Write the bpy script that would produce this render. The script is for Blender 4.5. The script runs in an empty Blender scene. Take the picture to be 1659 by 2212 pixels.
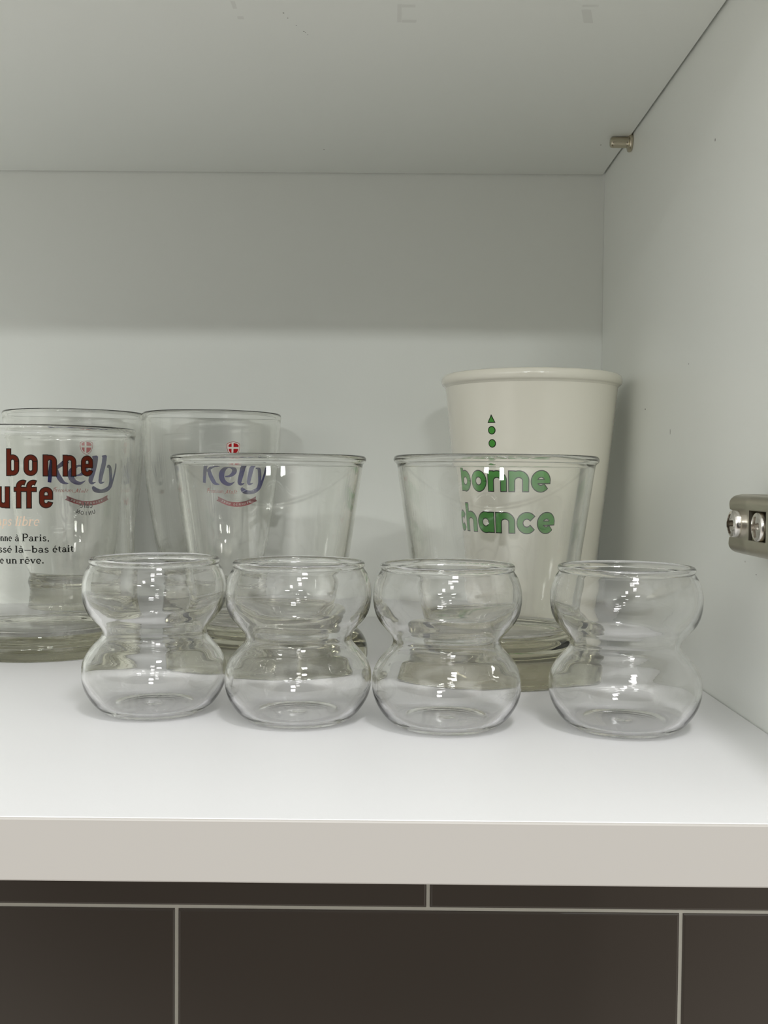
import bpy, bmesh, math, random
from mathutils import Vector, Matrix

# ------------------------------------------------------------------ camera
S = bpy.context.scene
COL = S.collection
R = math.radians
MM = 0.001

cd = bpy.data.cameras.new('camera')
cam = bpy.data.objects.new('camera', cd)
COL.objects.link(cam)
cd.sensor_fit = 'VERTICAL'
cd.sensor_height = 36.0
cd.lens = 36.0 * 2200.0 / 2212.0
cd.clip_start = 0.005
cd.clip_end = 50
right = Vector((0.99995646, 0.00386142, 0.00849488))
down = Vector((0.00861995, -0.0336171, -0.9993976))
fwd = Vector((-0.00357352, 0.99942733, -0.03364892))
M = Matrix((right, -down, -fwd)).transposed().to_4x4()
M.translation = Vector((0, -0.241, 0.0813))
cam.matrix_world = M
S.camera = cam

# ------------------------------------------------------------------ light
S.view_settings.view_transform = 'Standard'
S.view_settings.look = 'None'
S.view_settings.gamma = 1.0
S.view_settings.use_curve_mapping = False
S.view_settings.exposure = 0.0
S.cycles.max_bounces = 32
S.cycles.transmission_bounces = 32
S.cycles.glossy_bounces = 12
S.cycles.diffuse_bounces = 5
S.cycles.transparent_max_bounces = 16
S.cycles.sample_clamp_indirect = 30.0
S.cycles.blur_glossy = 0.5

wd = bpy.data.worlds.new('room_light')
S.world = wd
wd.use_nodes = True
nt = wd.node_tree
nt.nodes.clear()
wo = nt.nodes.new('ShaderNodeOutputWorld')
bg = nt.nodes.new('ShaderNodeBackground')
tc = nt.nodes.new('ShaderNodeTexCoord')
sep = nt.nodes.new('ShaderNodeSeparateXYZ')
cr = nt.nodes.new('ShaderNodeValToRGB')
mr = nt.nodes.new('ShaderNodeMapRange')
mr.inputs['From Min'].default_value = -1
mr.inputs['From Max'].default_value = 1
nt.links.new(tc.outputs['Generated'], sep.inputs[0])
nt.links.new(sep.outputs['Z'], mr.inputs['Value'])
nt.links.new(mr.outputs[0], cr.inputs[0])
e = cr.color_ramp.elements
e[0].position = 0.0; e[0].color = (0.24, 0.215, 0.19, 1)
e[1].position = 1.0; e[1].color = (0.40, 0.41, 0.39, 1)
for pos_, c_ in ((0.34, (0.32, 0.30, 0.27)), (0.52, (0.34, 0.33, 0.31)), (0.565, (0.84, 0.85, 0.81)), (0.70, (0.84, 0.85, 0.81)), (0.80, (0.46, 0.46, 0.44))):
    x = e.new(pos_)
    x.color = (*c_, 1)
# the person taking the picture stands in front and keeps that part of the room dark
dt = nt.nodes.new('ShaderNodeVectorMath')
dt.operation = 'DOT_PRODUCT'
dt.inputs[1].default_value = (0.0, -0.997, -0.08)
nt.links.new(tc.outputs['Generated'], dt.inputs[0])
bl = nt.nodes.new('ShaderNodeMapRange')
bl.interpolation_type = 'SMOOTHSTEP'
bl.inputs['From Min'].default_value = 0.80
bl.inputs['From Max'].default_value = 0.93
bl.inputs['To Min'].default_value = 1.0
bl.inputs['To Max'].default_value = 0.08
nt.links.new(dt.outputs['Value'], bl.inputs['Value'])
mu = nt.nodes.new('ShaderNodeVectorMath')
mu.operation = 'SCALE'
nt.links.new(cr.outputs[0], mu.inputs[0])
nt.links.new(bl.outputs[0], mu.inputs['Scale'])
# left side of the world dimmed, added to darken the right side panel
dl = nt.nodes.new('ShaderNodeMapRange')
dl.interpolation_type = 'SMOOTHSTEP'
dl.inputs['From Min'].default_value = -0.95
dl.inputs['From Max'].default_value = -0.50
dl.inputs['To Min'].default_value = 0.50
dl.inputs['To Max'].default_value = 1.0
nt.links.new(sep.outputs['X'], dl.inputs['Value'])
mv = nt.nodes.new('ShaderNodeVectorMath')
mv.operation = 'SCALE'
nt.links.new(mu.outputs[0], mv.inputs[0])
nt.links.new(dl.outputs[0], mv.inputs['Scale'])
nt.links.new(mv.outputs[0], bg.inputs['Color'])
bg.inputs['Strength'].default_value = 2.35
nt.links.new(bg.outputs[0], wo.inputs[0])


def area(name, loc, target, sx, sy, power, color=(1, 1, 1), shape='RECTANGLE'):
    l = bpy.data.lights.new(name, 'AREA')
    l.shape = shape
    l.size = sx
    if shape in ('RECTANGLE', 'ELLIPSE'):
        l.size_y = sy
    l.energy = power
    l.color = color
    o = bpy.data.objects.new(name, l)
    COL.objects.link(o)
    o.location = loc
    d = Vector(target) - Vector(loc)
    o.rotation_euler = d.to_track_quat('-Z', 'Y').to_euler()
    return o


for lx, ly, lp in ((0.17, -0.50, 3.0), (0.06, -0.85, 0.6), (0.13, -1.20, 0.6), (-0.25, -1.55, 0.8)):
    area('ceiling_downlight', (lx, ly, 0.92), (0.02, 0.1, 0.0), 0.13, 0.11, lp, (1.0, 0.985, 0.985))
for px_, pw_ in ((-0.62, 5.2), (0.30, 4.6)):
    area('ceiling_panel_light', (px_, -2.35, 0.88), (0.0, 0.2, 0.1), 0.26, 0.06, pw_, (0.97, 1.0, 0.97))

# ------------------------------------------------------------------ materials


def pbr(name, color, rough=0.4, metal=0.0, spec=0.5, noise=0.0, nscale=40, bump=0.0, bscale=300, coat=0.0):
    m = bpy.data.materials.new(name)
    m.use_nodes = True
    n = m.node_tree
    b = n.nodes['Principled BSDF']
    b.inputs['Base Color'].default_value = (*color, 1)
    b.inputs['Roughness'].default_value = rough
    b.inputs['Metallic'].default_value = metal
    b.inputs['Specular IOR Level'].default_value = spec
    b.inputs['Coat Weight'].default_value = coat
    co = n.nodes.new('ShaderNodeTexCoord')
    if noise:
        t = n.nodes.new('ShaderNodeTexNoise')
        t.inputs['Scale'].default_value = nscale
        t.inputs['Detail'].default_value = 3
        n.links.new(co.outputs['Object'], t.inputs['Vector'])
        mx = n.nodes.new('ShaderNodeMix')
        mx.data_type = 'RGBA'
        mx.inputs[6].default_value = tuple(c * (1 - noise) for c in color) + (1,)
        mx.inputs[7].default_value = tuple(min(1, c * (1 + noise)) for c in color) + (1,)
        n.links.new(t.outputs['Fac'], mx.inputs[0])
        n.links.new(mx.outputs[2], b.inputs['Base Color'])
    if bump:
        t = n.nodes.new('ShaderNodeTexNoise')
        t.inputs['Scale'].default_value = bscale
        t.inputs['Detail'].default_value = 2
        n.links.new(co.outputs['Object'], t.inputs['Vector'])
        bp = n.nodes.new('ShaderNodeBump')
        bp.inputs['Strength'].default_value = bump
        bp.inputs['Distance'].default_value = 0.0005
        n.links.new(t.outputs['Fac'], bp.inputs['Height'])
        n.links.new(bp.outputs[0], b.inputs['Normal'])
    return m


def glass(name, tint=(1, 1, 1), absorb=None, dens=0.0, ior=1.5):
    m = bpy.data.materials.new(name)
    m.use_nodes = True
    n = m.node_tree
    n.nodes.clear()
    out = n.nodes.new('ShaderNodeOutputMaterial')
    g = n.nodes.new('ShaderNodeBsdfGlass')
    g.inputs['Color'].default_value = (*tint, 1)
    g.inputs['Roughness'].default_value = 0.0
    g.inputs['IOR'].default_value = ior
    n.links.new(g.outputs[0], out.inputs['Surface'])
    if absorb:
        v = n.nodes.new('ShaderNodeVolumeAbsorption')
        v.inputs['Color'].default_value = (*absorb, 1)
        v.inputs['Density'].default_value = dens
        n.links.new(v.outputs[0], out.inputs['Volume'])
    return m


MAT = dict(
    melamine=pbr('white_melamine', (0.90, 0.918, 0.88), 0.36, noise=0.012, nscale=9, bump=0.05, bscale=900),
    shelf=pbr('white_shelf_melamine', (0.86, 0.86, 0.875), 0.36, noise=0.01, nscale=9, bump=0.05, bscale=900),
    edge=pbr('warm_lit_white_edging', (0.53, 0.505, 0.48), 0.33, noise=0.01, nscale=15),  # tint of the warm light on the front edge is put into this colour
    smudge=pbr('grey_smudge', (0.81, 0.82, 0.785), 0.45),
    speck=pbr('dark_speck', (0.12, 0.11, 0.09), 0.6),
    tile=pbr('taupe_glazed_tile', (0.052, 0.043, 0.036), 0.06, noise=0.10, nscale=5),
    grout=pbr('grey_grout', (0.42, 0.40, 0.35), 0.85, noise=0.05, nscale=200),
    steel=pbr('nickel_steel', (0.50, 0.47, 0.39), 0.34, 1.0, noise=0.05, nscale=60),
    chrome=pbr('polished_screw_steel', (0.72, 0.69, 0.65), 0.16, 1.0),
    pin=pbr('brass_nickel', (0.56, 0.51, 0.40), 0.25, 1.0),
    thin_glass=glass('clear_thin_glass', (1.0, 1.0, 1.0)),
    thick_glass=glass('clear_soda_glass', (0.999, 1.0, 0.997), (0.81, 0.80, 0.73), 34.0, 1.51),
    ceramic=pbr('ivory_glazed_ceramic', (0.91, 0.88, 0.775), 0.12, noise=0.015, nscale=30, coat=0.3),
    green=pbr('green_print', (0.085, 0.34, 0.06), 0.5, spec=0.12),
    ink=pbr('black_print', (0.012, 0.012, 0.010), 0.5, spec=0.12),
    red_brown=pbr('red_brown_print', (0.10, 0.012, 0.003), 0.5, spec=0.12),
    cream=pbr('peach_print', (0.80, 0.60, 0.46), 0.5, spec=0.12),
    navy=pbr('navy_print', (0.028, 0.030, 0.16), 0.5, spec=0.12),
    red=pbr('red_print', (0.46, 0.018, 0.022), 0.5, spec=0.12),
    rose=pbr('faded_red_print', (0.42, 0.04, 0.055), 0.5, spec=0.12),
    white=pbr('white_print', (0.80, 0.77, 0.72), 0.5, spec=0.12),
    script=pbr('red_script_print', (0.52, 0.085, 0.06), 0.5, spec=0.12),
)

# ------------------------------------------------------------------ helpers


def link(name, me, mat, parent=None, loc=None, smooth=True):
    o = bpy.data.objects.new(name, me)
    COL.objects.link(o)
    mats = mat if isinstance(mat, (list, tuple)) else [mat]
    for m in mats:
        me.materials.append(m)
    if parent:
        o.parent = parent
    if loc:
        o.location = loc
    if smooth:
        for p in me.polygons:
            p.use_smooth = True
    return o


def from_bm(name, bm, mat, parent=None, loc=None, smooth=False):
    me = bpy.data.meshes.new(name)
    bm.to_mesh(me)
    bm.free()
    return link(name, me, mat, parent, loc, smooth)


def thing(name, label, cat, loc=(0, 0, 0), group=None):
    o = bpy.data.objects.new(name, None)
    o.empty_display_size = 0.02
    COL.objects.link(o)
    o.location = loc
    tag(o, label, cat, group)
    return o


def tag(o, label, cat, group=None):
    o['label'] = label
    o['category'] = cat
    if group:
        o['group'] = group
    return o


def box_bm(bm, x0, x1, y0, y1, z0, z1, bevel=0.0):
    r = bmesh.ops.create_cube(bm, size=1)
    bmesh.ops.scale(bm, vec=(x1 - x0, y1 - y0, z1 - z0), verts=r['verts'])
    bmesh.ops.translate(bm, vec=((x0 + x1) / 2, (y0 + y1) / 2, (z0 + z1) / 2), verts=r['verts'])
    if bevel:
        es = {ed for v in r['verts'] for ed in v.link_edges}
        bmesh.ops.bevel(bm, geom=list(es), offset=bevel, segments=2, affect='EDGES', profile=0.5)
    return bm


def box(name, x0, x1, y0, y1, z0, z1, mat, parent=None, bevel=0.0005):
    return from_bm(name, box_bm(bmesh.new(), x0, x1, y0, y1, z0, z1, bevel), mat, parent)


def catmull(pts, n=6):
    """Open Catmull-Rom through pts (any dimension)."""
    if len(pts) < 3:
        return [tuple(map(float, p)) for p in pts]
    P = [pts[0]] + list(pts) + [pts[-1]]
    out = []
    for i in range(1, len(P) - 2):
        p0, p1, p2, p3 = P[i - 1], P[i], P[i + 1], P[i + 2]
        for k in range(n):
            t = k / n
            out.append(tuple(0.5 * ((2 * b) + (-a + c) * t + (2 * a - 5 * b + 4 * c - d) * t * t + (-a + 3 * b - 3 * c + d) * t ** 3)
                             for a, b, c, d in zip(p0, p1, p2, p3)))
    out.append(tuple(map(float, P[-2])))
    return out


def dense(prof, step=1.2):
    out = [prof[0]]
    for a, b in zip(prof, prof[1:]):
        k = max(1, math.ceil(math.hypot(b[0] - a[0], b[1] - a[1]) / step))
        out += [(a[0] + (b[0] - a[0]) * i / k, a[1] + (b[1] - a[1]) * i / k) for i in range(1, k + 1)]
    return out


def lathe(prof, n=144, scale=MM):
    """prof: [(r, z)] in mm; r = 0 at an end closes on the axis."""
    prof = dense(prof)
    verts, faces, rows = [], [], []
    for r, z in prof:
        if r <= 1e-4:
            rows.append([len(verts)])
            verts.append((0, 0, z * scale))
        else:
            rows.append(list(range(len(verts), len(verts) + n)))
            for k in range(n):
                a = 2 * math.pi * k / n
                verts.append((r * scale * math.cos(a), r * scale * math.sin(a), z * scale))
    for A, B in zip(rows, rows[1:]):
        for k in range(n):
            k2 = (k + 1) % n
            if len(A) == 1 and len(B) == 1:
                continue
            if len(A) == 1:
                faces.append((A[0], B[k2], B[k]))
            elif len(B) == 1:
                faces.append((A[k], A[k2], B[0]))
            else:
                faces.append((A[k], A[k2], B[k2], B[k]))
    me = bpy.data.meshes.new('lathe')
    me.from_pydata(verts, [], faces)
    bm = bmesh.new()
    bm.from_mesh(me)
    bmesh.ops.recalc_face_normals(bm, faces=bm.faces)
    bm.to_mesh(me)
    bm.free()
    return me


# ------------------------------------------------------------------ lettering
# A stroke is a list of (u, v, w) in letter units: a ribbon of width w along the points.


def stroke_poly(pts, grow=0.0):
    """Quads of a ribbon, as 4-corner tuples."""
    n = len(pts)
    L, Rr = [], []
    for i, (x, y, w) in enumerate(pts):
        a = pts[max(0, i - 1)]
        b = pts[min(n - 1, i + 1)]
        dx, dy = b[0] - a[0], b[1] - a[1]
        d = math.hypot(dx, dy) or 1
        dx, dy = dx / d, dy / d
        if grow:
            if i == 0:
                x, y = x - dx * grow, y - dy * grow
            if i == n - 1:
                x, y = x + dx * grow, y + dy * grow
        h = w / 2 + grow
        L.append((x - dy * h, y + dx * h))
        Rr.append((x + dy * h, y - dx * h))
    return [(L[i], Rr[i], Rr[i + 1], L[i + 1]) for i in range(n - 1)]


def arc(cx, cy, rx, ry, a0, a1, w, n=22):
    return [(cx + rx * math.cos(R(a0 + (a1 - a0) * i / n)), cy + ry * math.sin(R(a0 + (a1 - a0) * i / n)), w) for i in range(n + 1)]


def ln(x0, y0, x1, y1, w):
    return [(x0, y0, w), (x1, y1, w)]


def ellipse_fan(cx, cy, rx, ry, n=28):
    p = [(cx + rx * math.cos(2 * math.pi * i / n), cy + ry * math.sin(2 * math.pi * i / n)) for i in range(n)]
    return [((cx, cy), p[i], p[(i + 1) % n]) for i in range(n)]


def bold(ch):
    """Round bold grotesque, x-height 1."""
    w = 0.31
    cx, rx, ry = 0.53, 0.37, 0.365
    return {
        'o': (1.06, [arc(cx, .5, rx, ry, 0, 360, w, 36)]),
        'b': (1.06, [ln(.155, 0, .155, 1.42, w), arc(cx, .5, rx, ry, 0, 360, w, 36)]),
        'n': (1.06, [ln(.155, 0, .155, 1, w), arc(cx, .53, rx, .32, 180, 0, w) + [(.90, 0, w)]]),
        'h': (1.06, [ln(.155, 0, .155, 1.42, w), arc(cx, .53, rx, .32, 180, 0, w) + [(.90, 0, w)]]),
        'a': (1.06, [ln(.905, 0, .905, 1, w), arc(cx, .5, rx, ry, 0, 360, w, 36)]),
        'c': (0.99, [arc(cx, .5, rx, ry, 38, 322, w, 32)]),
        'e': (1.03, [arc(cx, .5, rx, ry, 6, 318, w, 34), ln(.30, .49, 1.05, .49, .19)]),
    }[ch]


def cond(ch):
    """Condensed bold grotesque, x-height 1, bowls like stadiums."""
    w = 0.205
    l, r_, rad = .105, .495, .195
    cx = .30

    def ring(a0=0, a1=360):
        p = []
        for a in range(0, 361, 12):
            yy = (1 - .115 - rad) if a <= 180 else (.115 + rad)
            if a == 180:
                p.append((cx - rad, 1 - .115 - rad, w))
                yy = .115 + rad
            p.append((cx + rad * math.cos(R(a)), yy + rad * math.sin(R(a)), w))
        p.append((cx + rad, 1 - .115 - rad, w))
        return p
    top = arc(cx, 1 - .115 - rad, rad, rad, 180, 0, w, 14)
    bot = arc(cx, .115 + rad, rad, rad, 180, 360, w, 14)
    return {
        'o': (.60, [ring()]),
        'b': (.60, [ln(l, 0, l, 1.27, w), ring()]),
        'n': (.60, [ln(l, 0, l, 1, w), top + [(r_, 0, w)]]),
        'u': (.60, [ln(r_, 0, r_, 1, w), [(l, 1, w)] + bot]),
        'a': (.60, [ln(r_, 0, r_, 1, w), ring()]),
        'l': (.22, [ln(l, 0, l, 1.27, w)]),
        'e': (.60, [[(cx + rad, .46, w)] + arc(cx, 1 - .115 - rad, rad, rad, 0, 180, w, 14) + arc(cx, .115 + rad, rad, rad, 180, 350, w, 14),
                    ln(.12, .50, .597, .50, .17)]),
        'F': (.98, [[(.26, 0, w), (.26, 1.02, w)] + arc(.455, 1.02, .195, .20, 180, 62, w, 10), [(.72, 0, w), (.72, 1.02, w)] + arc(.915, 1.02, .195, .20, 180, 62, w, 10),
                    ln(.06, .885, 1.04, .885, .19)]),
    }[ch]


def serif(ch, k=1.0):
    """Roman book letters, x-height 1; k thins the weight."""
    s, h = .27 * k, .13 * k
    sf = .10 * k

    def foot(x, d=.24):
        return ln(x - d, sf / 2, x + d, sf / 2, sf)

    def flag(x, y):
        return ln(x - .24, y - sf / 2, x + .02, y - sf / 2, sf)
    acute = ln(.42, 1.18, .66, 1.46, .14 * k)
    grave = ln(.62, 1.18, .36, 1.46, .14 * k)
    circ = [(.24, 1.18, .11 * k), (.48, 1.42, .15 * k), (.72, 1.18, .11 * k)]
    e_ = [arc(.50, .5, .37, .44, -2, 312, .20 * k, 26), ln(.18, .52, .93, .52, .10 * k)]
    a_ = [arc(.46, .66, .29, .28, 165, 0, .17 * k, 12) + [(.75, .18, s), (.80, .06, .14 * k), (.98, .07, .08 * k)],
          arc(.42, .29, .29, .235, 30, 330, .17 * k, 20)]
    n_ = [ln(.24, 0, .24, 1, s), flag(.24, 1), foot(.24), arc(.58, .62, .30, .31, 180, 0, .17 * k, 12), ln(.88, .66, .88, 0, s), foot(.88)]
    G = {
        'n': (1.20, n_),
        'm': (1.85, n_ + [arc(1.22, .62, .30, .31, 180, 0, .17 * k, 12), ln(1.54, .66, 1.54, 0, s), foot(1.54)]),
        'u': (1.20, [[(.24, 1, s), (.24, .35, s)] + arc(.55, .36, .31, .30, 180, 350, .17 * k, 12), flag(.24, 1), ln(.88, 0, .88, 1, s), flag(.88, 1), ln(.88, sf / 2, 1.12, sf / 2, sf)]),
        'e': (1.00, e_), 'é': (1.00, e_ + [acute]), 'ê': (1.00, e_ + [circ]),
        'a': (1.02, a_), 'à': (1.02, a_ + [grave]),
        'c': (.95, [arc(.50, .5, .37, .44, 40, 318, .20 * k, 24)]),
        'o': (1.05, [arc(.52, .5, .39, .44, 0, 360, .20 * k, 30)]),
        'r': (.90, [ln(.26, 0, .26, 1, s), flag(.26, 1), foot(.26, .28), arc(.58, .62, .32, .31, 180, 55, .15 * k, 8), ln(.72, .86, .80, .80, .22 * k)]),
        'i': (.58, [ln(.28, 0, .28, 1, s), flag(.28, 1), foot(.28), ln(.28, 1.20, .28, 1.46, s)]),
        'l': (.58, [ln(.28, 0, .28, 1.5, s), flag(.28, 1.5), foot(.28)]),
        'b': (1.15, [ln(.26, 0, .26, 1.5, s), flag(.26, 1.5), arc(.60, .5, .36, .43, 0, 360, .19 * k, 28)]),
        'p': (1.15, [ln(.26, -.45, .26, 1, s), flag(.26, 1), ln(.02, -.42, .52, -.42, sf), arc(.60, .5, .36, .43, 0, 360, .19 * k, 28)]),
        't': (.78, [[(.34, 1.32, .10 * k), (.32, 1.1, s), (.32, .3, s)] + arc(.50, .26, .18, .20, 180, 320, .14 * k, 8), ln(.04, .95, .70, .95, .11 * k)]),
        's': (.86, [arc(.42, .735, .25, .21, 25, 235, .17 * k, 14) + arc(.42, .27, .29, .22, 65, -155, .19 * k, 16), ln(.67, .98, .67, .74, .07 * k), ln(.13, .02, .13, .27, .07 * k)]),
        'v': (1.05, [[(.18, .98, s), (.55, .02, .20 * k)], [(.86, .98, .13 * k), (.55, .02, .13 * k)], ln(-.02, .95, .42, .95, sf), ln(.66, .95, 1.06, .95, sf)]),
        'P': (1.32, [ln(.32, 0, .32, 1.62, s), foot(.32, .30), ln(.02, 1.57, .5, 1.57, sf), [(.32, 1.56, .13 * k), (.72, 1.56, .14 * k)] + arc(.72, 1.17, .40, .39, 88, -88, .22 * k, 14) + [(.32, .78, .12 * k)]]),
        'M': (1.75, [ln(.25, 0, .40, 1.55, .14 * k), ln(.40, 1.55, .80, .1, s), ln(.80, .1, 1.30, 1.55, .13 * k), ln(1.30, 1.55, 1.38, 0, s), foot(1.38, .2)]),
        ',': (.50, [[(.26, .20, .26 * k), (.28, .04, .24 * k), (.20, -.24, .06 * k)]]),
        '.': (.50, [ln(.26, .0, .26, .26, .27 * k)]),
        '–': (1.25, [ln(.08, .52, 1.20, .52, .13 * k)]),
    }
    return G[ch]


def sans(ch):
    w = .2
    G = {
        'F': (.75, [ln(.1, 0, .1, 1, w), ln(.1, .9, .7, .9, w), ln(.1, .5, .6, .5, w)]),
        'R': (.85, [ln(.1, 0, .1, 1, w), [(.1, .9, w), (.45, .9, w)] + arc(.45, .68, .22, .22, 90, -90, w, 8) + [(.1, .46, w)], ln(.4, .46, .75, 0, w)]),
        'O': (1.0, [arc(.47, .5, .36, .41, 0, 360, w, 24)]),
        'M': (1.1, [[(.1, 0, w), (.1, 1, w)], [(.12, .97, w), (.5, .2, w)], [(.88, .97, w), (.5, .2, w)], [(.9, 1, w), (.9, 0, w)]]),
        'D': (.95, [ln(.1, 0, .1, 1, w), [(.1, .9, w), (.4, .9, w)] + arc(.4, .5, .4, .4, 90, -90, w, 14) + [(.1, .1, w)]]),
        'E': (.75, [ln(.1, 0, .1, 1, w), ln(.1, .9, .68, .9, w), ln(.1, .5, .6, .5, w), ln(.1, .1, .68, .1, w)]),
        'N': (.95, [ln(.1, 0, .1, 1, w), ln(.14, .95, .72, .05, w), ln(.76, 0, .76, 1, w)]),
        'A': (.9, [ln(.06, 0, .42, 1, w), ln(.42, 1, .78, 0, w), ln(.2, .33, .64, .33, w * .8)]),
        'K': (.85, [ln(.1, 0, .1, 1, w), ln(.14, .45, .7, 1, w), ln(.3, .6, .74, 0, w)]),
        'U': (.95, [[(.1, 1, w), (.1, .4, w)] + arc(.43, .42, .33, .33, 180, 360, w, 12) + [(.76, 1, w)]]),
        'I': (.35, [ln(.12, 0, .12, 1, w)]),
    }
    return G[ch]


def layout(text, font, height, gap=.12, width=None, shear=0.0, space=.6):
    """Strokes of a line of text in mm, left end at 0; width squeezes it to fit."""
    out, x = [], 0.0
    for ch in text:
        if ch == ' ':
            x += space
            continue
        adv, st = font(ch)
        for s in st:
            out.append([(px + x + py * shear, py, w) for px, py, w in s])
        x += adv + gap
    x -= gap
    fx = height if width is None else width / x
    k = (fx * height) ** .5 / height if width else 1.0
    return [[(px * fx, py * height, w * height * k) for px, py, w in s] for s in out]


def shift(strokes, du, dv):
    return [[(x + du, y + dv, w) for x, y, w in s] for s in strokes]


def ribbons(strokes, grow=0.0):
    f = []
    for i, s in enumerate(strokes):
        dz = (i % 8) * .005                     # ink laid over ink: never two layers in one plane
        f += [tuple((x, y, dz) for x, y in q) for q in stroke_poly(s, grow)]
    return f


def wrap(name, faces, mat, parent, rfun, th0, z0, lift, label=None):
    """Lay flat faces (u, v in mm) round a surface of revolution r(z) mm as printed ink.
    th0 (deg) is measured from the front (-y) towards +x; z0 the height of v = 0."""
    bm = bmesh.new()
    for f in faces:
        try:
            bm.faces.new([bm.verts.new((p[0], p[1], p[2] if len(p) > 2 else 0)) for p in f])
        except ValueError:
            pass
    us = [v.co.x for v in bm.verts]
    u = math.floor(min(us)) + 0.0
    while u < max(us):
        bmesh.ops.bisect_plane(bm, geom=bm.verts[:] + bm.edges[:] + bm.faces[:], plane_co=(u, 0, 0), plane_no=(1, 0, 0), dist=1e-6)
        u += 1.3
    vs = [v.co.y for v in bm.verts]
    q = math.floor(min(vs))
    while q < max(vs):
        bmesh.ops.bisect_plane(bm, geom=bm.verts[:] + bm.edges[:] + bm.faces[:], plane_co=(0, q, 0), plane_no=(0, 1, 0), dist=1e-6)
        q += 3.0
    rref = rfun(z0 + (min(vs) + max(vs)) / 2)
    for v in bm.verts:
        a = R(th0) + v.co.x / rref
        z = z0 + v.co.y
        r = rfun(z) + lift + v.co.z
        v.co = (r * math.sin(a) * MM, -r * math.cos(a) * MM, z * MM)
    bm.normal_update()
    for f in bm.faces:
        c = f.calc_center_median()
        if f.normal.x * c.x + f.normal.y * c.y < 0:
            f.normal_flip()
    o = from_bm(name, bm, mat, parent)
    if label:
        o['label'] = label
    return o


def profile_r(pts):
    """Outer radius at height z from [(z, r)]."""
    def f(z):
        if z <= pts[0][0]:
            return pts[0][1]
        for (z0, r0), (z1, r1) in zip(pts, pts[1:]):
            if z <= z1:
                return r0 + (r1 - r0) * (z - z0) / (z1 - z0)
        return pts[-1][1]
    return f


# ------------------------------------------------------------------ the setting: tiled wall behind and below the cabinet
def tiled_wall():
    bm = bmesh.new()
    yg, yt = 0.3735, 0.372
    box_bm(bm, -0.95, 0.80, yg, 0.40, -0.80, 0.75)
    for f in bm.faces:
        f.material_index = 1
    g, tw, th = 0.0022, 0.3083, 0.100
    top0 = -0.1819
    row = 0
    for row in range(-9, 6):
        z1 = top0 - g / 2 - row * th
        z0 = z1 - th + g
        off = -0.127 if row % 2 == 0 else 0.0268
        for k in range(-3, 4):
            x0 = off + k * tw + g / 2
            x1 = x0 + tw - g
            if x1 < -0.95 or x0 > 0.80:
                continue
            n0 = len(bm.faces)
            r = bmesh.ops.create_cube(bm, size=1)
            bmesh.ops.scale(bm, vec=(x1 - x0, 0.006, z1 - z0), verts=r['verts'])
            bmesh.ops.translate(bm, vec=((x0 + x1) / 2, yt + 0.003, (z0 + z1) / 2), verts=r['verts'])
            es = [ed for ed in {ed for v in r['verts'] for ed in v.link_edges} if all(v.co.y < yt + 0.001 for v in ed.verts)]
            b = bmesh.ops.bevel(bm, geom=es, offset=0.0014, segments=3, affect='EDGES', profile=0.5)
    bm.faces.ensure_lookup_table()
    for f in bm.faces:
        c = f.calc_center_median()
        if f.material_index == 1 and c.y < yg - 1e-4:
            f.material_index = 0
    o = from_bm('wall_back', bm, [MAT['tile'], MAT['grout']])
    o['kind'] = 'structure'
    o['label'] = 'dark taupe glazed tiles in running bond with pale grout under the cabinet'
    return o


tiled_wall()

# ------------------------------------------------------------------ the cabinet
WX, BY, CZ, FY = 0.1232, 0.3525, 0.2565, -0.0025
LX = -0.68
cab = thing('kitchen_cabinet', 'white melamine wall cabinet holding the glasses, seen open from the front', 'cabinet', (0, 0, -0.0152))


def part(o, parent=cab):
    """Parent o, built in world coordinates, to a thing placed at its own base."""
    o.parent = parent
    o.matrix_parent_inverse = Matrix.Translation(-parent.location)
    return o


part(box('bottom_panel', LX + .0004, WX - .0004, FY + .001, BY - .0003, -0.0152, 0.0, MAT['shelf'], bevel=0.0002))
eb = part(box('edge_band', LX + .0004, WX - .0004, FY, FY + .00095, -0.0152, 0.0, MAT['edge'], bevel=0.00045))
eb['label'] = 'white edging along the front of the bottom panel, warm light put into its colour'
part(box('back_panel', LX - .015, WX + .015, BY, BY + .006, -0.0152, 0.62, MAT['melamine'], bevel=0.0))
part(box('side_panel', WX, WX + .015, FY, BY - .0006, -0.0152, 0.62, MAT['melamine'], bevel=0.0004))
part(box('side_panel', LX - .015, LX, FY, BY - .0006, -0.0152, 0.62, MAT['melamine'], bevel=0.0004))
part(box('top_panel', LX + .0004, WX - .0004, FY, BY - .0006, 0.605, 0.62, MAT['melamine'], bevel=0.0004))

# the loose shelf above, resting on its pins
shelf = thing('cabinet_shelf', 'white removable shelf board forming the top of the glass compartment', 'shelf', (0, 0, CZ))
sb = box('board', LX + .0012, WX - .0011, 0.004, BY - .0008, CZ, CZ + .0152, MAT['melamine'], bevel=0.0003)
part(sb, shelf)


def mark(name, pts, z, mat, parent, label):
    bm = bmesh.new()
    for poly in pts:
        bm.faces.new([bm.verts.new((px, py, z)) for px, py in poly])
    o = from_bm(name, bm, mat)
    o['label'] = label
    return part(o, parent)


def dot(cx, cy, r, n=10):
    return [(cx + r * math.cos(2 * math.pi * i / n), cy + r * math.sin(2 * math.pi * i / n)) for i in range(n)]


# ------------------------------------------------------------------ shelf pin and hinge (fixed to the right side panel)


def lathe_x(prof, name, mat, loc, smooth=True):
    """Lathe along -x: prof (r, distance from wall) in mm."""
    me = lathe(prof, 48)
    me.transform(Matrix.Rotation(R(-90), 4, 'Y'))
    return link(name, me, mat, None, loc, smooth)


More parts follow.
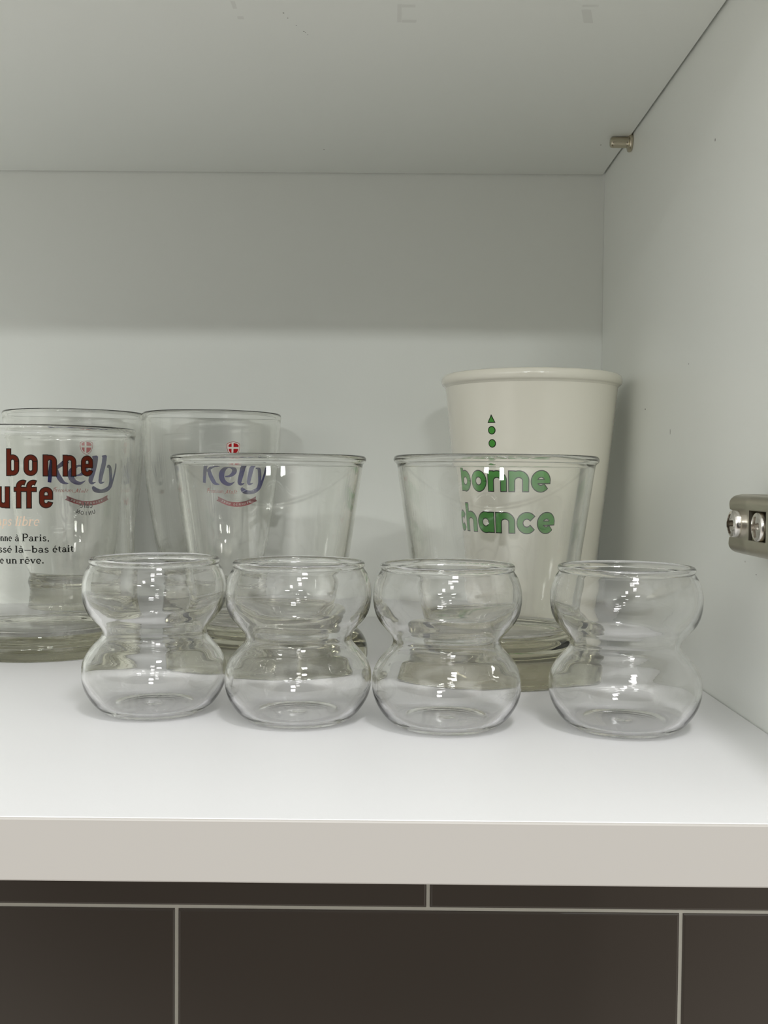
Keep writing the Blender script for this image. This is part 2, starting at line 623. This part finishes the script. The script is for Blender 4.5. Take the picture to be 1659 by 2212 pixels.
pp = catmull([(0, 10.9), (1.6, 10.85), (2.35, 10.5), (2.65, 9.8)], 4) + [(2.7, 9.4), (2.7, 2.2), (2.85, 1.9), (3.6, 1.75)] + catmull([(4.5, 1.5), (4.75, .9), (4.6, .2)], 4) + [(4.5, 0), (0, 0)]
p = lathe_x(pp, 'shelf_pin', MAT['pin'], (WX - .0001, 0.2868, CZ - 0.00275))
part(p)
p['label'] = 'small metal shelf support pin under the upper shelf'

AX = 0.1110                      # face of the hinge arm


def hinge():
    """Arm: a plate with a notched rear end, rolled long edges and a slot, standing off the wall."""
    z0, z1, y0, y1 = 0.0578, 0.0770, -0.030, 0.0905
    zc = 0.0676
    n = 44
    rear = []
    for i in range(n + 1):
        z = z0 + (z1 - z0) * i / n
        d = abs(z - zc)
        ed = min(z - z0, z1 - z)
        y = y1
        if ed < 0.0022:
            y = y1 - 0.0022 + math.sqrt(max(0, 0.0022 ** 2 - (0.0022 - ed) ** 2))
        if d < 0.0076:
            y = min(y, y1 - 0.0024 * (0.5 + 0.5 * math.cos(math.pi * d / 0.0076)))
        if d < 0.0042:
            y = min(y, y1 - 0.0020 - 0.0085 * math.sqrt(max(0, 1 - (d / 0.0042) ** 2)))
        rear.append((y, z))
    zz = [p[1] for p in rear]
    yy = [0.0725, 0.0722, 0.0580, 0.0577, 0.02, y0]   # slot between 0.0722 and 0.0580
    bm = bmesh.new()

    def xo(z):
        ed = min(z - z0, z1 - z)
        roll = 0.0035
        return AX + (roll - math.sqrt(max(0, roll ** 2 - (roll - min(ed, roll)) ** 2)))
    th = 0.0012

    def ring(off):
        rows = []
        for (y, z) in rear:
            rows.append([bm.verts.new((xo(z) + off, yv, z)) for yv in [y] + [min(v, y - .0003 * (k + 1)) for k, v in enumerate(yy)]])
        return rows
    A, B = ring(0), ring(th)
    faces = {}
    for i in range(n):
        for j in range(len(yy)):
            zm = (zz[i] + zz[i + 1]) / 2
            if j in (2,) and abs(zm - zc) < 0.0046:
                continue
            faces[(i, j)] = 1
            bm.faces.new((A[i][j], A[i][j + 1], A[i + 1][j + 1], A[i + 1][j]))
            bm.faces.new((B[i + 1][j], B[i + 1][j + 1], B[i][j + 1], B[i][j]))
    # rims: every boundary edge of the front sheet gets a wall to the back sheet
    idx = {}
    for i in range(n + 1):
        for j in range(len(yy) + 1):
            idx[(i, j)] = (A[i][j], B[i][j])
    cnt = {}
    for (i, j) in faces:
        for e_ in (((i, j), (i, j + 1)), ((i, j + 1), (i + 1, j + 1)), ((i + 1, j + 1), (i + 1, j)), ((i + 1, j), (i, j))):
            k = tuple(sorted(e_))
            cnt[k] = cnt.get(k, 0) + 1
    for (a, b), c in cnt.items():
        if c == 1:
            try:
                bm.faces.new((idx[a][0], idx[b][0], idx[b][1], idx[a][1]))
            except ValueError:
                pass
    # side flanges down to the mounting plate
    for zf, s in ((z0, 1), (z1, -1)):
        box_bm(bm, AX + .0034, WX - .0022, y0, y1 - .004, min(zf, zf + s * .0012), max(zf, zf + s * .0012))
    bmesh.ops.recalc_face_normals(bm, faces=bm.faces)
    return bm


ho = bpy.data.objects.new('hinge', None)
ho.empty_display_size = .01
COL.objects.link(ho)
ho.location = (WX, 0.05, 0.0676)
part(ho)
ho['label'] = 'nickel plated door hinge arm screwed to the side panel'


def sub(o):
    o.parent = ho
    o.matrix_parent_inverse = Matrix.Translation(Vector(ho.location)).inverted()
    return o


ha = sub(from_bm('hinge_arm', hinge(), MAT['steel'], smooth=True))
for pl in ha.data.polygons:
    pl.use_smooth = abs(pl.normal.x) > .3
sub(box('mounting_plate', AX + .0042, WX, 0.03, 0.0880, 0.0597, 0.0755, MAT['steel'], bevel=.0006))


def screw(y, z, rad, height, label):
    """Domed screw head with a cross recess, axis along x, facing -x."""
    bm = bmesh.new()
    N, Kk = 72, 26
    rows = []
    top = bm.verts.new((0, 0, 0))

    def hgt(a, r):
        q = r / rad
        h = height * (1 - .30 * q ** 2.2) if q < .9 else height * (1 - .30 * q ** 2.2) * math.sqrt(max(0, 1 - ((q - .9) / .1) ** 2))
        cx, cy = r * math.cos(a), r * math.sin(a)
        w = rad * .19
        if r < rad * .68 and (abs(cx) < w or abs(cy) < w):
            h -= height * .9
        return h
    top.co = (-hgt(0, 0), 0, 0)
    for j in range(1, Kk + 1):
        r = rad * j / Kk
        rows.append([bm.verts.new((-hgt(2 * math.pi * k / N + .12, r), r * math.cos(2 * math.pi * k / N), r * math.sin(2 * math.pi * k / N))) for k in range(N)])
    rows.append([bm.verts.new((.0035, rad * .99 * math.cos(2 * math.pi * k / N), rad * .99 * math.sin(2 * math.pi * k / N))) for k in range(N)])
    for k in range(N):
        bm.faces.new((top, rows[0][k], rows[0][(k + 1) % N]))
    for A, B in zip(rows, rows[1:]):
        for k in range(N):
            bm.faces.new((A[k], B[k], B[(k + 1) % N], A[(k + 1) % N]))
    bm.faces.new(rows[-1])
    bmesh.ops.recalc_face_normals(bm, faces=bm.faces)
    o = from_bm('screw', bm, MAT['chrome'], None, (AX + .0012, y, z), smooth=False)
    for pl in o.data.polygons:
        pl.use_smooth = pl.center.y ** 2 + pl.center.z ** 2 > (rad * .72) ** 2
    o['label'] = label
    return sub(o)


screw(0.0822, 0.0676, 0.0045, 0.0042, 'cross head screw in the open end of the hinge arm')
screw(0.0648, 0.0674, 0.0046, 0.0022, 'cross head screw in the slot of the hinge arm')

# ------------------------------------------------------------------ gourd shaped cups
G_OUT = [(0, 0.3), (7, .28), (12, .15), (15.0, 0.02), (17.8, .9), (20.9, 3.7), (23.5, 8.0), (24.6, 12.6), (24.25, 17.2), (22.6, 20.8), (20.5, 23.4),
         (18.8, 25.2), (18.0, 26.4), (17.75, 27.6), (18.0, 28.8), (18.85, 30.1), (20.5, 31.9), (22.5, 34.4), (23.85, 37.4), (24.45, 41.4), (24.2, 45.2), (23.2, 48.6), (22.1, 50.5), (21.75, 51.1)]
G_LIP = [(21.75, 51.1), (22.1, 51.7), (22.1, 52.5), (21.6, 53.1), (20.8, 53.2), (20.15, 52.7), (20.0, 51.9), (20.35, 51.1)]
G_IN = [(20.35, 51.1), (20.9, 50.2), (22.0, 48.0), (22.9, 45.0), (23.1, 41.4), (22.4, 37.8), (21.0, 35.1), (19.0, 32.7), (17.3, 30.7), (16.4, 29.1), (16.15, 27.6), (16.4, 26.1), (17.3, 24.5),
        (19.2, 22.5), (21.2, 20.0), (22.9, 16.9), (23.3, 12.6), (22.2, 8.6), (19.8, 4.9), (17.2, 2.7), (13.0, 1.75), (8.0, 1.6), (4.0, 1.55), (1.8, 1.7), (0, 1.75)]
gourd_me = lathe(catmull(G_OUT, 5) + catmull(G_LIP, 3)[1:] + catmull(G_IN, 5)[1:], 160)
gourds = [
    ((-0.0803, 0.1100), 'small clear gourd shaped glass cup standing in front of the glass with red lettering'),
    ((-0.0296, 0.1000), 'small clear gourd shaped glass cup second from the left, before the plain flared tumbler'),
    ((0.0199, 0.0937), 'small clear gourd shaped glass cup third from the left, before the ceramic tumbler'),
    ((0.0782, 0.0920), 'small clear gourd shaped glass cup standing apart at the right, nearest the side panel'),
]
for i, ((gx, gy), lab) in enumerate(gourds):
    o = link('gourd_cup', gourd_me if i == 0 else gourd_me, MAT['thin_glass'] if i == 0 else None, None, (gx, gy, .00005)) if i == 0 else first.copy()
    if i == 0:
        first = o
    else:
        COL.objects.link(o)
        o.location = (gx, gy, .00005)
    o.rotation_euler.z = i * 1.3
    tag(o, lab, 'cup', 'gourd shaped glass cups in the front row')

# ------------------------------------------------------------------ flared tumblers with a heavy foot
T_BOT = [(0, .55), (20, .55), (38, .45), (40.8, .25)]
T_FOOT = [(40.8, .25), (41.8, .1), (43.0, .8), (43.8, 2.4), (44.0, 4.5)]
T_FOOT += [(32.2 + 11.8 * math.cos(R(t)), 4.5 + 12.3 * math.sin(R(t))) for t in (18, 36, 52, 66, 78)] + [(32.6, 17.0), (31.8, 18.4), (31.9, 21.0)]
T_WALL = [(31.9, 21.0), (33.15, 30), (35.42, 46), (38.27, 66), (41.2, 86.6)]
T_LIP = [(41.2, 86.6), (41.7, 87.4), (42.4, 88.0), (42.75, 89.0), (42.4, 90.1), (41.4, 90.7), (40.3, 90.5), (39.5, 89.6), (39.15, 88.2)]
T_IN = [(39.15, 88.2), (36.0, 66), (33.15, 46), (30.87, 30), (29.95, 23.5)]
T_FLOOR = [(29.95, 23.5), (29.2, 20.4), (27.6, 18.4), (25.0, 17.3), (21.5, 16.9), (10, 16.8), (0, 16.8)]
tum_me = lathe(T_BOT + catmull(T_FOOT, 6)[1:] + T_WALL[1:] + catmull(T_LIP, 5)[1:] + T_IN[1:] + catmull(T_FLOOR, 6)[1:], 192)
tum = link('flared_tumbler', tum_me, MAT['thick_glass'], None, (-0.0523, 0.2076, .00005))
tag(tum, 'clear flared glass tumbler with thick foot in front of the fully visible beer glass', 'glass', 'plain flared tumblers')
t2 = tum.copy()
COL.objects.link(t2)
t2.location = (0.0450, 0.1868, .00005)
t2.rotation_euler.z = 2.0
tag(t2, 'clear flared glass tumbler with thick foot in front of the ivory ceramic tumbler', 'glass', 'plain flared tumblers')

# ------------------------------------------------------------------ straight glass with red lettering
lt = thing('printed_glass', 'straight clear glass with red brown lettering, cut off by the left edge of the view', 'glass', (-0.1602, 0.2358, .00005))
L_BOT = [(0, .55), (30, .55), (37.5, .4), (39.2, .2)]
L_OUT = [(39.2, .2), (40.2, .1), (41.1, 1.0), (41.6, 3.4), (41.3, 5.8), (40.6, 7.3), (41.0, 8.6), (41.1, 10.0), (40.7, 12.0), (40.4, 15.0)]
L_WALL = [(40.4, 15.0), (40.4, 40), (40.4, 70), (40.5, 99)]
L_LIP = [(40.5, 99), (40.9, 100.1), (41.1, 101.4), (40.8, 102.5), (40.0, 103.0), (39.1, 102.7), (38.5, 101.6), (38.3, 100.0)]
L_IN = [(38.3, 100.0), (38.2, 70), (38.2, 40), (38.1, 20)]
L_FLOOR = [(38.1, 20), (37.4, 14.5), (34.8, 10.6), (30.5, 8.6), (26.5, 8.1), (24.0, 7.6), (21.5, 7.2), (10, 7.1), (0, 7.1)]
link('glass_body', lathe(L_BOT + catmull(L_OUT, 6)[1:] + L_WALL[1:] + catmull(L_LIP, 5)[1:] + L_IN[1:] + catmull(L_FLOOR, 6)[1:], 192), MAT['thick_glass'], lt)
lr = profile_r([(0, 40.45), (100, 40.5)])
XH = 9.0
big = []
for ch, u0, u1, v in (('b', -4.28, .92, 80.8), ('o', 3.12, 8.6, 80.8), ('n', 10.97, 16.5, 80.8), ('n', 19.21, 24.7, 80.8), ('e', 27.19, 32.5, 80.8),
                      ('a', -17.5, -12.0, 80.8), ('l', -22.5, -20.5, 80.8),
                      ('b', -26.2, -20.4, 66.95), ('o', -17.6, -11.9, 66.95), ('u', -8.7, -3.0, 66.95), ('F', -1.6, 7.6, 66.95), ('e', 9.45, 14.85, 66.95)):
    big += shift(layout(ch, cond, XH, width=u1 - u0), u0, v)
wrap('print_outline', ribbons(big, .26), MAT['ink'], lt, lr, 1.4, 0, .05, 'black outline of the big letters')
wrap('print_lettering', ribbons(big, -.12), MAT['red_brown'], lt, lr, 1.4, 0, .11, 'red brown letters reading bonne bouffe')
it = []
for wtxt, u0, u1 in (('temps', -14.3, -2.3), ('libre', -1.0, 9.2)):
    it += shift(layout(wtxt, lambda c: serif(c, .72), 2.75, gap=.02, width=u1 - u0, shear=.22), u0, 59.3)
wrap('print_lettering', ribbons(it), MAT['cream'], lt, lr, 1.4, 0, .06, 'peach italic line reading temps libre')
sm = []
for wtxt, u0, u1, v in (('bonne', -10.6, -2.1, 52.65), ('à', -.85, 1.1, 52.65), ('Paris,', 2.1, 13.5, 52.65),
                        ('passé', -13.0, -2.1, 47.75), ('là–bas', -.85, 13.3, 47.75), ('était', 14.7, 23.8, 47.75),
                        ('comme', -17.8, -5.7, 43.0), ('un', -4.8, .2, 43.0), ('rêve.', 1.2, 11.3, 43.0)):
    sm += shift(layout(wtxt, lambda c: serif(c, 1.13), 1.98, gap=.04, width=u1 - u0), u0, v)
wrap('print_lettering', ribbons(sm), MAT['ink'], lt, lr, 1.4, 0, .06, 'three lines of small black book type')
un = shift(layout('cafe', lambda c: serif(c, 1.15) if c != 'f' else (.75, [[(.30, 0, .3), (.30, 1.1, .3)] + arc(.52, 1.1, .22, .25, 180, 60, .22, 8), ln(.02, .92, .66, .92, .14)]), 2.0, gap=.06, width=7.6), -3.8, 64.7)
for k, ch in enumerate('UNION'):
    a = (k - 2) * 10.5
    st = layout(ch, sans, 2.0)
    cxm = (max(p[0] for s in st for p in s) + min(p[0] for s in st for p in s)) / 2
    rr = 13.5
    for s in st:
        q = []
        for px, py, w in s:
            px, py = px - cxm, py
            c, s_ = math.cos(R(a)), math.sin(R(a))
            q.append((px * c - py * s_ + rr * math.sin(R(a)), px * s_ + py * c + rr * (1 - math.cos(R(a))) + 60.9, w))
        un.append(q)
wrap('print_lettering', ribbons(un), MAT['ink'], lt, lr, 168.8, 0, .06, 'small black words on the far side, seen mirrored')

# ------------------------------------------------------------------ tapered beer glasses with a printed emblem
K_BOT = [(0, .6), (12, .6), (20, .45), (22.6, .2)]
K_OUT = [(22.6, .2), (23.5, .1), (24.5, 1.2), (24.9, 4.5), (24.4, 12), (24.0, 18), (24.3, 21), (25.0, 23.2), (24.6, 25.2), (23.9, 26.8), (24.4, 29)]
K_WALL = [(24.4, 29), (26.3, 33), (28.7, 40), (30.7, 48), (33.3, 64), (35.0, 77), (36.6, 96), (37.0, 111.5)]
K_LIP = [(37.0, 111.5), (37.25, 113), (37.2, 114.4), (36.5, 115.2), (35.6, 114.9), (35.1, 113.6), (35.0, 111.5)]
K_IN = [(35.0, 111.5), (34.6, 96), (32.95, 77), (31.2, 64), (28.5, 48), (26.45, 40), (23.9, 33), (21.8, 27.5), (19, 23.8), (14, 21.8), (7, 21.1), (0, 21)]
kme = lathe(K_BOT + catmull(K_OUT, 5)[1:] + catmull(K_WALL, 6)[1:] + catmull(K_LIP, 4)[1:] + catmull(K_IN, 6)[1:], 176)
kr = profile_r([(29, 24.4), (33, 26.3), (40, 28.7), (48, 30.5), (64, 33.3), (77, 35.0), (96, 36.6), (111.5, 37.0)])
KELLY = {
    'Kstem': [(-17.12, 90.11, 2.84), (-17.41, 87.87, 2.68), (-18.32, 82.74, 2.35), (-19.02, 77.43, 2.03)],
    'Kserif': [(-19.14, 89.79, 0.71), (-17.52, 90.08, 0.82), (-15.92, 90.09, 0.82)],
    'Karm': [(-17.17, 83.5, 0.82), (-15.41, 84.79, 1.5), (-13.52, 86.29, 2.04), (-11.92, 87.52, 2.58), (-10.45, 88.75, 3.27)],
    'Kleg': [(-15.81, 84.24, 2.18), (-15.01, 81.41, 2.5), (-13.37, 78.45, 2.39), (-11.92, 77.22, 1.31), (-10.07, 76.99, 0.33)],
    'e': [(-7.17, 81.02, 0.55), (-5.28, 81.23, 0.99), (-3.33, 82.27, 1.99), (-2.32, 83.97, 2.89), (-2.99, 85.38, 2.0), (-5.1, 86.03, 0.99), (-7.02, 85.22, 1.75), (-8.58, 83.23, 2.95), (-8.93, 81.06, 3.17), (-8.3, 79.03, 2.84), (-6.6, 77.55, 2.14), (-4.33, 77.15, 1.38), (-2.06, 78.47, 0.22)],
    'l1': [(2.94, 91.07, 3.2), (2.69, 87.71, 3.26), (1.84, 83.47, 2.95), (0.71, 79.36, 2.6), (0.71, 77.86, 2.2), (1.86, 77.18, 1.14), (3.55, 77.73, 0.23)],
    'l1s': [(0.96, 90.54, 0.45), (2.19, 90.89, 0.68), (4.01, 91.03, 0.75)],
    'l2': [(8.82, 91.45, 3.12), (8.45, 87.66, 3.05), (7.36, 83.52, 2.9), (6.47, 79.39, 2.47), (6.49, 77.88, 2.06), (7.66, 77.42, 1.07), (9.3, 77.89, 0.24)],
    'l2s': [(6.79, 90.97, 0.47), (8.16, 91.28, 0.72), (9.85, 91.42, 0.79)],
    'y1': [(10.7, 85.43, 0.37), (11.78, 86.11, 1.36), (13.27, 84.96, 2.33), (14.0, 81.92, 2.61), (14.25, 78.31, 2.42), (13.68, 75.53, 2.4)],
    'y2': [(19.03, 86.93, 1.51), (18.81, 84.75, 1.84), (17.57, 81.39, 1.67), (15.94, 78.04, 1.83), (14.35, 75.67, 2.36), (11.26, 73.82, 2.34), (7.39, 73.0, 1.89), (4.34, 73.45, 2.31), (2.84, 74.22, 2.4), (2.16, 74.93, 1.42)],
}
RIB = [(-11.66, 69.45, 2.29), (-8.65, 68.25, 2.24), (-5.12, 67.19, 2.26), (-1.03, 66.76, 2.35), (3.38, 67.09, 2.41), (7.71, 68.13, 2.49), (11.61, 69.57, 2.59)]


def shield_outline(s, n=10):
    """Shield with arched top: half width s*3.5 mm, centre (-2.1, 96)."""
    cx = -2.1
    pts = [(-3.45, 2.3), (-2.2, 3.15), (0, 3.55), (2.2, 3.15), (3.45, 2.3), (3.5, .2), (2.9, -1.8), (1.6, -3.2), (0, -3.9), (-1.6, -3.2), (-2.9, -1.8), (-3.5, .2)]
    return [(cx + px * s, 95.55 + py * s) for px, py in pts]


def beer_glass(loc, th0, label):
    t = thing('beer_glass', label, 'glass', loc, 'printed beer glasses at the back')
    o = link('glass_body', kme, MAT['thick_glass'] if not kme.materials else None, t) if not kme.materials else None
    if o is None:
        o = bpy.data.objects.new('glass_body', kme)
        COL.objects.link(o)
        o.parent = t
    word = ribbons([catmull([(px * 1.12 if px < 0 else px, py, w) for px, py, w in v], 6) for v in KELLY.values()])
    word += ellipse_fan(11.5, 85.9, .75, .75) + ellipse_fan(19.03, 86.95, .76, .76) + ellipse_fan(2.35, 74.7, .95, .95)
    wrap('print_lettering', word, MAT['navy'], t, kr, th0, 0, .06, 'navy blue name in slanted letters')
    so, si = shield_outline(1.0), shield_outline(.93)
    wrap('shield_edge', [so], MAT['red'], t, kr, th0, 0, .05, 'thin red edge of the shield')
    wrap('shield_ground', [si], MAT['white'], t, kr, th0, 0, .09, 'white ground of the shield')
    q = shield_outline(.78)
    bm = bmesh.new()
    bm.faces.new([bm.verts.new((px, py, 0)) for px, py in q])
    quarters = []
    cx, cz = -2.65, 95.85
    for sx, sz in ((1, 1), (-1, 1), (1, -1), (-1, -1)):
        b2 = bm.copy()
        for no, co in (((-sx, 0, 0), (cx + sx * .5, 0, 0)), ((0, -sz, 0), (0, cz + sz * .5, 0))):
            bmesh.ops.bisect_plane(b2, geom=b2.verts[:] + b2.edges[:] + b2.faces[:], plane_co=co, plane_no=no, clear_outer=True, dist=1e-6)
        for f in b2.faces:
            quarters.append([(v.co.x, v.co.y) for v in f.verts])
        b2.free()
    bm.free()
    wrap('shield_field', quarters, MAT['red'], t, kr, th0, 0, .13, 'red quarters round the white cross')
    sc = shift(layout('Premium', lambda c: serif(c, .68), 1.3, gap=.0, width=9.6, shear=.36), -17.4, 72.55)
    sc += shift(layout('Malt', lambda c: serif(c, .68), 1.3, gap=.0, width=6.2, shear=.36), -7.0, 72.35)
    sc = [[(px * 1.12, py, w) for px, py, w in q] for q in sc]
    sc += [catmull([(-16.7, 75.1, .12), (-18.1, 74.6, .18), (-17.9, 73.6, .14), (-16.9, 73.7, .1)], 5), catmull([(-8.6, 72.3, .1), (-7.6, 72.2, .16), (-6.4, 73.6, .14), (-5.4, 74.3, .1)], 5)]
    wrap('print_lettering', ribbons(sc), MAT['script'], t, kr, th0, 0, .06, 'thin red script line')
    rib = stroke_poly(catmull(RIB, 5))
    L0, R0 = rib[0][0], rib[0][1]
    L1, R1 = rib[-1][3], rib[-1][2]
    m0 = ((L0[0] + R0[0]) / 2 + .0, (L0[1] + R0[1]) / 2)
    m1 = ((L1[0] + R1[0]) / 2, (L1[1] + R1[1]) / 2)
    rib += [(L0, m0, (L0[0] - .75, L0[1] + .25)), (R0, (R0[0] - .75, R0[1] + .1), m0), (L1, (L1[0] + .75, L1[1] + .3), m1), (R1, m1, (R1[0] + .75, R1[1] + .2))]
    wrap('ribbon', rib, MAT['rose'], t, kr, th0, 0, .06, 'curved red ribbon under the name')
    path = catmull(RIB, 8)
    txt = 'FROM DENMARK'
    tl = []
    for k, ch in enumerate(txt):
        if ch == ' ':
            continue
        f = .15 + .70 * k / (len(txt) - 1)
        i = min(len(path) - 2, int(f * (len(path) - 1)))
        a = math.atan2(path[i + 1][1] - path[i][1], path[i + 1][0] - path[i][0])
        px0, py0 = path[i][0], path[i][1]
        for s in layout(ch, sans, 1.15):
            tl.append([(px0 + (px - .45) * math.cos(a) - (py - .58) * math.sin(a), py0 + (px - .45) * math.sin(a) + (py - .58) * math.cos(a), w * .62) for px, py, w in s])
    wrap('print_lettering', ribbons(tl), MAT['white'], t, kr, th0, 0, .10, 'tiny white capitals on the ribbon')
    return t


beer_glass((-0.0958, 0.3138, .00005), 30.2, 'tall clear beer glass with blue and red print behind the plain flared tumbler')
beer_glass((-0.1707, 0.3138, .00005), 31.0, 'tall clear beer glass with blue and red print behind the glass with red lettering')

# ------------------------------------------------------------------ ivory ceramic tumbler
ct = thing('ceramic_tumbler', 'tall ivory ceramic tumbler with green lettering in the corner', 'tumbler', (0.0732, 0.2857, .00005))
C_OUT = [(0, 1.2), (24, 1.2), (26.5, .6), (28.5, .05), (29.8, .8), (30.4, 2.6)]
C_WALL = [(30.4, 2.6), (34.7, 41.2), (39.5, 85), (43.7, 126.0), (43.85, 127.6)]
C_LIP = [(43.85, 127.6), (44.5, 128.4), (45.5, 129.2), (46.0, 130.6), (45.9, 132.2), (45.2, 133.5), (44.0, 134.1), (42.6, 133.9), (41.4, 132.8), (40.9, 131.2)]
C_IN = [(40.9, 131.2), (40.4, 126), (36.0, 85), (31.2, 41), (27.4, 9), (25.5, 6.3), (20, 5.4), (8, 5.2), (0, 5.2)]
link('tumbler_body', lathe(catmull(C_OUT, 4) + catmull(C_WALL, 8)[1:] + catmull(C_LIP, 5)[1:] + catmull(C_IN, 6)[1:], 160), MAT['ceramic'], ct)
crf = profile_r([(2.6, 30.4), (41.2, 34.7), (85, 39.5), (126, 43.7)])
SRC = [(layout('bonne', bold, 9.75, gap=.13), -73.0, 75.2), (layout('chance', bold, 9.75, gap=.12), -86.0, 55.1)]
for st, th, zb in SRC:
    wrap('print_outline', ribbons(st, .34), MAT['ink'], ct, crf, th, zb, .05, 'dark outline of the green letters')
    wrap('print_lettering', ribbons(st, -.10), MAT['green'], ct, crf, th, zb, .11, 'rounded bold green letters')
tri = lambda g: [[(-2.15 - g, -1.9 - g * .7), (2.15 + g, -1.9 - g * .7), (0, 2.3 + g * 1.6)]]
sym_o = tri(.0) + ellipse_fan(0, -5.45, 2.05, 2.05) + ellipse_fan(0, -11.75, 2.05, 2.05)
sym_i = tri(-.62) + ellipse_fan(0, -5.45, 1.62, 1.62) + ellipse_fan(0, -11.75, 1.62, 1.62)
wrap('print_outline', sym_o, MAT['ink'], ct, crf, -34.2, 110.0, .05, 'dark outlines of a triangle over two dots')
wrap('print_symbols', sym_i, MAT['green'], ct, crf, -34.2, 110.0, .11, 'green triangle over two dots')

# ------------------------------------------------------------------ wear on the boards
def quad(cx, cy, w, h, skew=0.0):
    return [(cx - w / 2, cy - h / 2), (cx + w / 2, cy - h / 2), (cx + w / 2 + skew, cy + h / 2), (cx - w / 2 + skew, cy + h / 2)]


zc_ = CZ - 0.00004
mark('scuff_mark', [quad(-.0588, .1435, .0016, .0060), quad(-.0578, .1540, .0024, .0024)], zc_, MAT['smudge'], shelf, 'faint grey scuff')
mark('scuff_mark', [quad(.0028, .1495, .0016, .0150), quad(.0062, .1435, .0050, .0020), quad(.0066, .1560, .0056, .0024)], zc_, MAT['smudge'], shelf, 'faint grey scuff')
mark('scuff_mark', [quad(.0725, .1510, .0036, .0110, .003), quad(.0735, .1425, .0060, .0016)], zc_, MAT['smudge'], shelf, 'faint grey scuff')
for px, py, r_ in ((-.0357, .310, .00042), (.1100, .2991, .0004), (-.0410, .1498, .0003), (-.0398, .1540, .00026), (-.0371, .1604, .00022), (-.0346, .1657, .0003), (-.0341, .1664, .0002), (-.0333, .1686, .00022)):
    mark('speck', [dot(px, py, r_)], zc_, MAT['speck'], shelf, 'tiny dark speck')
for (wy, wz, a_, b_) in ((.1508, .2106, .0004, .0006), (.2495, .1152, .0007, .0004), (.2054, .1024, .0003, .0013), (.1797, .1291, .0003, .0003), (.1092, .0535, .0002, .0003), (.0985, .0500, .0003, .0002)):
    bm = bmesh.new()
    bm.faces.new([bm.verts.new((WX - .00004, wy + a_ * math.cos(k * .785), wz + b_ * math.sin(k * .785))) for k in range(8)])
    o = part(from_bm('speck', bm, MAT['speck']))
    o['label'] = 'tiny dark speck'
